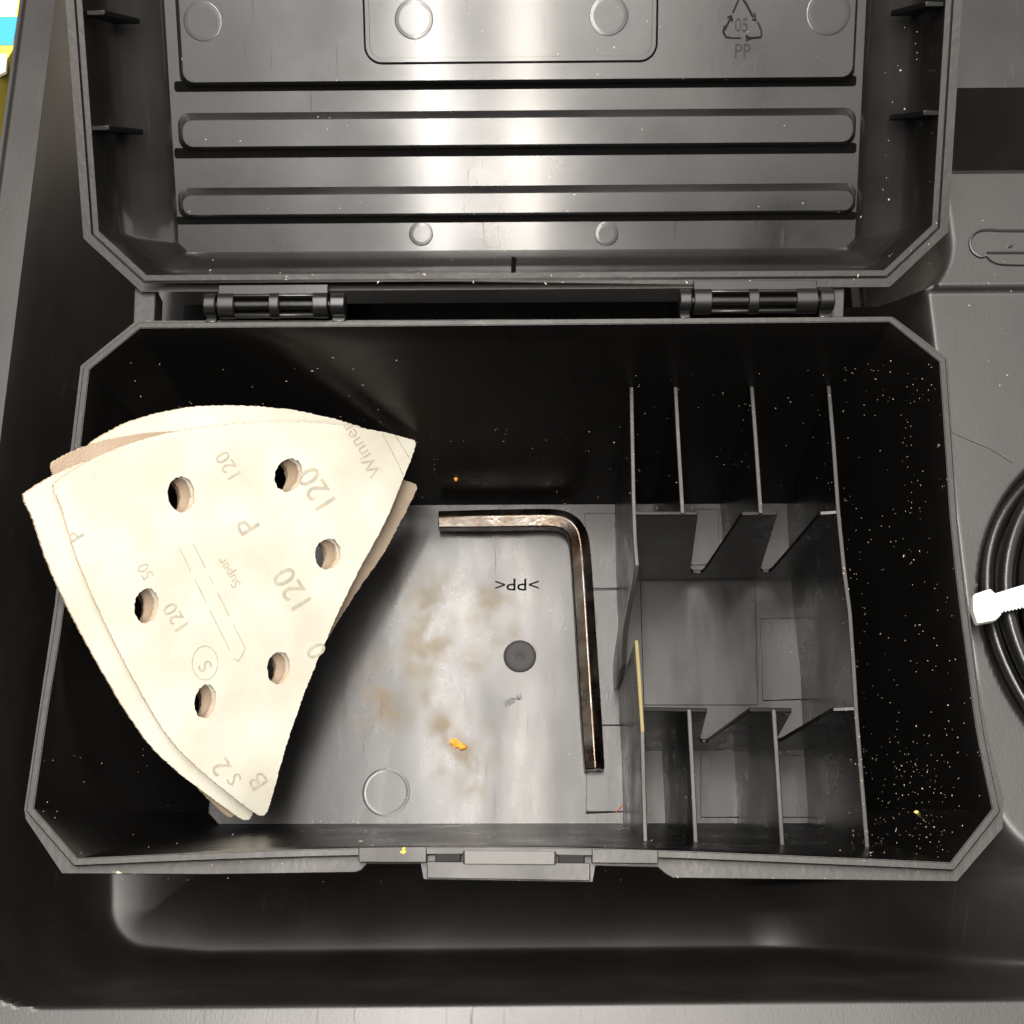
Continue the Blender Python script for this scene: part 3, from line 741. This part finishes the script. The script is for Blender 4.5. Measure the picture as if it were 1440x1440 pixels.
# ================================================================== sawdust and crumbs
bpy.context.view_layer.update()
dgp = bpy.context.evaluated_depsgraph_get(); trees = []
for o in [o for o in COL.objects if o.type == 'MESH' and o.name.split('.')[0] in ('inner_walls', 'box_floor', 'divider', 'notched_holder', 'rim_flange', 'rim_lip', 'moulded_tray', 'lid_shell', 'lid_rim', 'raised_band', 'label_panel', 'sanding_sheet', 'hex_key', 'hinge_leaf', 'barrel', 'hinge_gap_sheet')]:
    trees.append((o.name.split('.')[0], BVHTree.FromObject(o, dgp)))
def hit(px, py):
    org = V(0, 0, CAMH) * S; d = ray(px, py).normalized(); best = None
    for n, t in trees:
        h = t.ray_cast(org, d)
        if h[0] is not None and (best is None or h[3] < best[2]): best = (h[0], h[1], h[3], n)
    return best
rd = random.Random(11); g = G()
def grain(p, n, r, el=1.0):
    q = n.to_track_quat('Z', 'Y'); a = rd.uniform(0, 6.28)
    ex = q @ V(math.cos(a), math.sin(a), 0); ey = n.cross(ex); vs = []
    for dx, dy, dz_ in ((1, 0, .3), (0, 1, .2), (-1, 0, .3), (0, -1, .3), (0, 0, 1.0), (0, 0, -.2)):
        vs.append(p + ex * dx * r * el * rd.uniform(.6, 1.2) + ey * dy * r * rd.uniform(.6, 1.2) + n * (dz_ * r * .8))
    g.add([v / S for v in vs], [(0, 1, 4), (1, 2, 4), (2, 3, 4), (3, 0, 4), (1, 0, 5), (2, 1, 5), (3, 2, 5), (0, 3, 5)])
def scatter(n, x0, y0, x1, y1, r0, r1, ok=None, el=1.0, pw=1.0):
    for _ in range(n):
        x = rd.uniform(x0, x1); y = y0 + (y1 - y0) * rd.random() ** pw
        if noise.noise(V(x * .016, y * .016, 3)) < rd.uniform(-.6, .45): continue
        h = hit(x, y)
        if not h or (ok and h[3] not in ok): continue
        nn = h[1] if h[1].dot(ray(x, y)) < 0 else -h[1]
        grain(h[0], nn, rd.uniform(r0, r1) * (1 if rd.random() < .9 else 1.7) * S, el if rd.random() < .9 else 2.4)
WALLS = ('inner_walls', 'box_floor', 'divider', 'notched_holder')
scatter(650, 1180, 500, 1380, 1210, .006, .018, WALLS)
scatter(200, 1200, 1060, 1330, 1210, .006, .016, WALLS)
scatter(120, 880, 520, 1200, 720, .006, .016, WALLS)
scatter(90, 900, 1040, 1230, 1210, .006, .017, WALLS)
scatter(120, 580, 600, 900, 715, .006, .016, WALLS)
scatter(90, 400, 1155, 900, 1200, .010, .022, WALLS)
scatter(60, 130, 500, 560, 600, .008, .02, WALLS, 2)
scatter(60, 60, 1050, 330, 1200, .008, .018, WALLS)
scatter(60, 120, 1210, 1300, 1240, .010, .022)
scatter(70, 200, 380, 1250, 400, .009, .022, None, 2.5)
scatter(130, 240, 0, 1220, 380, .006, .014, None, 3)
scatter(50, 1240, 0, 1320, 380, .008, .02)
scatter(40, 1330, 300, 1440, 560, .006, .014)
scatter(60, 550, 720, 880, 1150, .006, .014, ('box_floor',))
g.build('sawdust', DUST, None, smooth=0)['kind'] = 'stuff'
def crumb(px, py, r, mt, label, seed, n=1):
    rr_ = random.Random(seed); h = hit(px, py); g = G(); nn = h[1] if h[1].dot(ray(px, py)) < 0 else -h[1]; c = h[0] / S
    bm = bmesh.new()
    for k in range(n):
        ret = bmesh.ops.create_icosphere(bm, subdivisions=2, radius=1)
        off = V(rr_.uniform(-1, 1), rr_.uniform(-1, 1), 0) * r * (.9 if n > 1 else 0); sx, sy, sz = [rr_.uniform(.5, 1.1) * r for _ in range(3)]
        for v in ret['verts']:
            q = v.co.copy(); q *= 1 + .55 * noise.noise(q * 1.7 + V(seed + k, 0, 0)); v.co = Vector(c + off + V(q.x * sx, q.y * sy, q.z * sz * .7) + nn * r * .35) * S
    me = bpy.data.meshes.new('c'); bm.to_mesh(me); bm.free(); o = link('wood_crumb', me, mt, None, smooth=0)
    tag(o, label, 'crumb'); return o
crumb(645, 1050, .16, ORANGE, 'largest orange wood crumb on the scuffed box floor', 1, 3)
crumb(639, 673, .09, ORANGE, 'small orange wood crumb on the rear wall above the hex key', 2, 2)
crumb(570, 1195, .055, mat('yellow_crumb', (.75, .58, .10), .8), 'tiny yellow crumb on the front rim left of the latch', 3, 2)
crumb(1290, 1143, .07, mat('lemon_crumb', (.65, .6, .15), .8), 'tiny lemon yellow crumb in the front right corner of the box', 4, 1)
# reddish crayon scrawl on the floor by the broken divider
g = G(); sq = [(866, 1142), (874, 1134), (880, 1131), (884, 1140), (889, 1131), (896, 1140)]
g.tube([U(a, b, -D + .045) for a, b in smooth_poly(sq, 4, False)], .02, 5); g.build('red_scrawl', mat('red_scratch', (.45, .09, .05), .7), box)
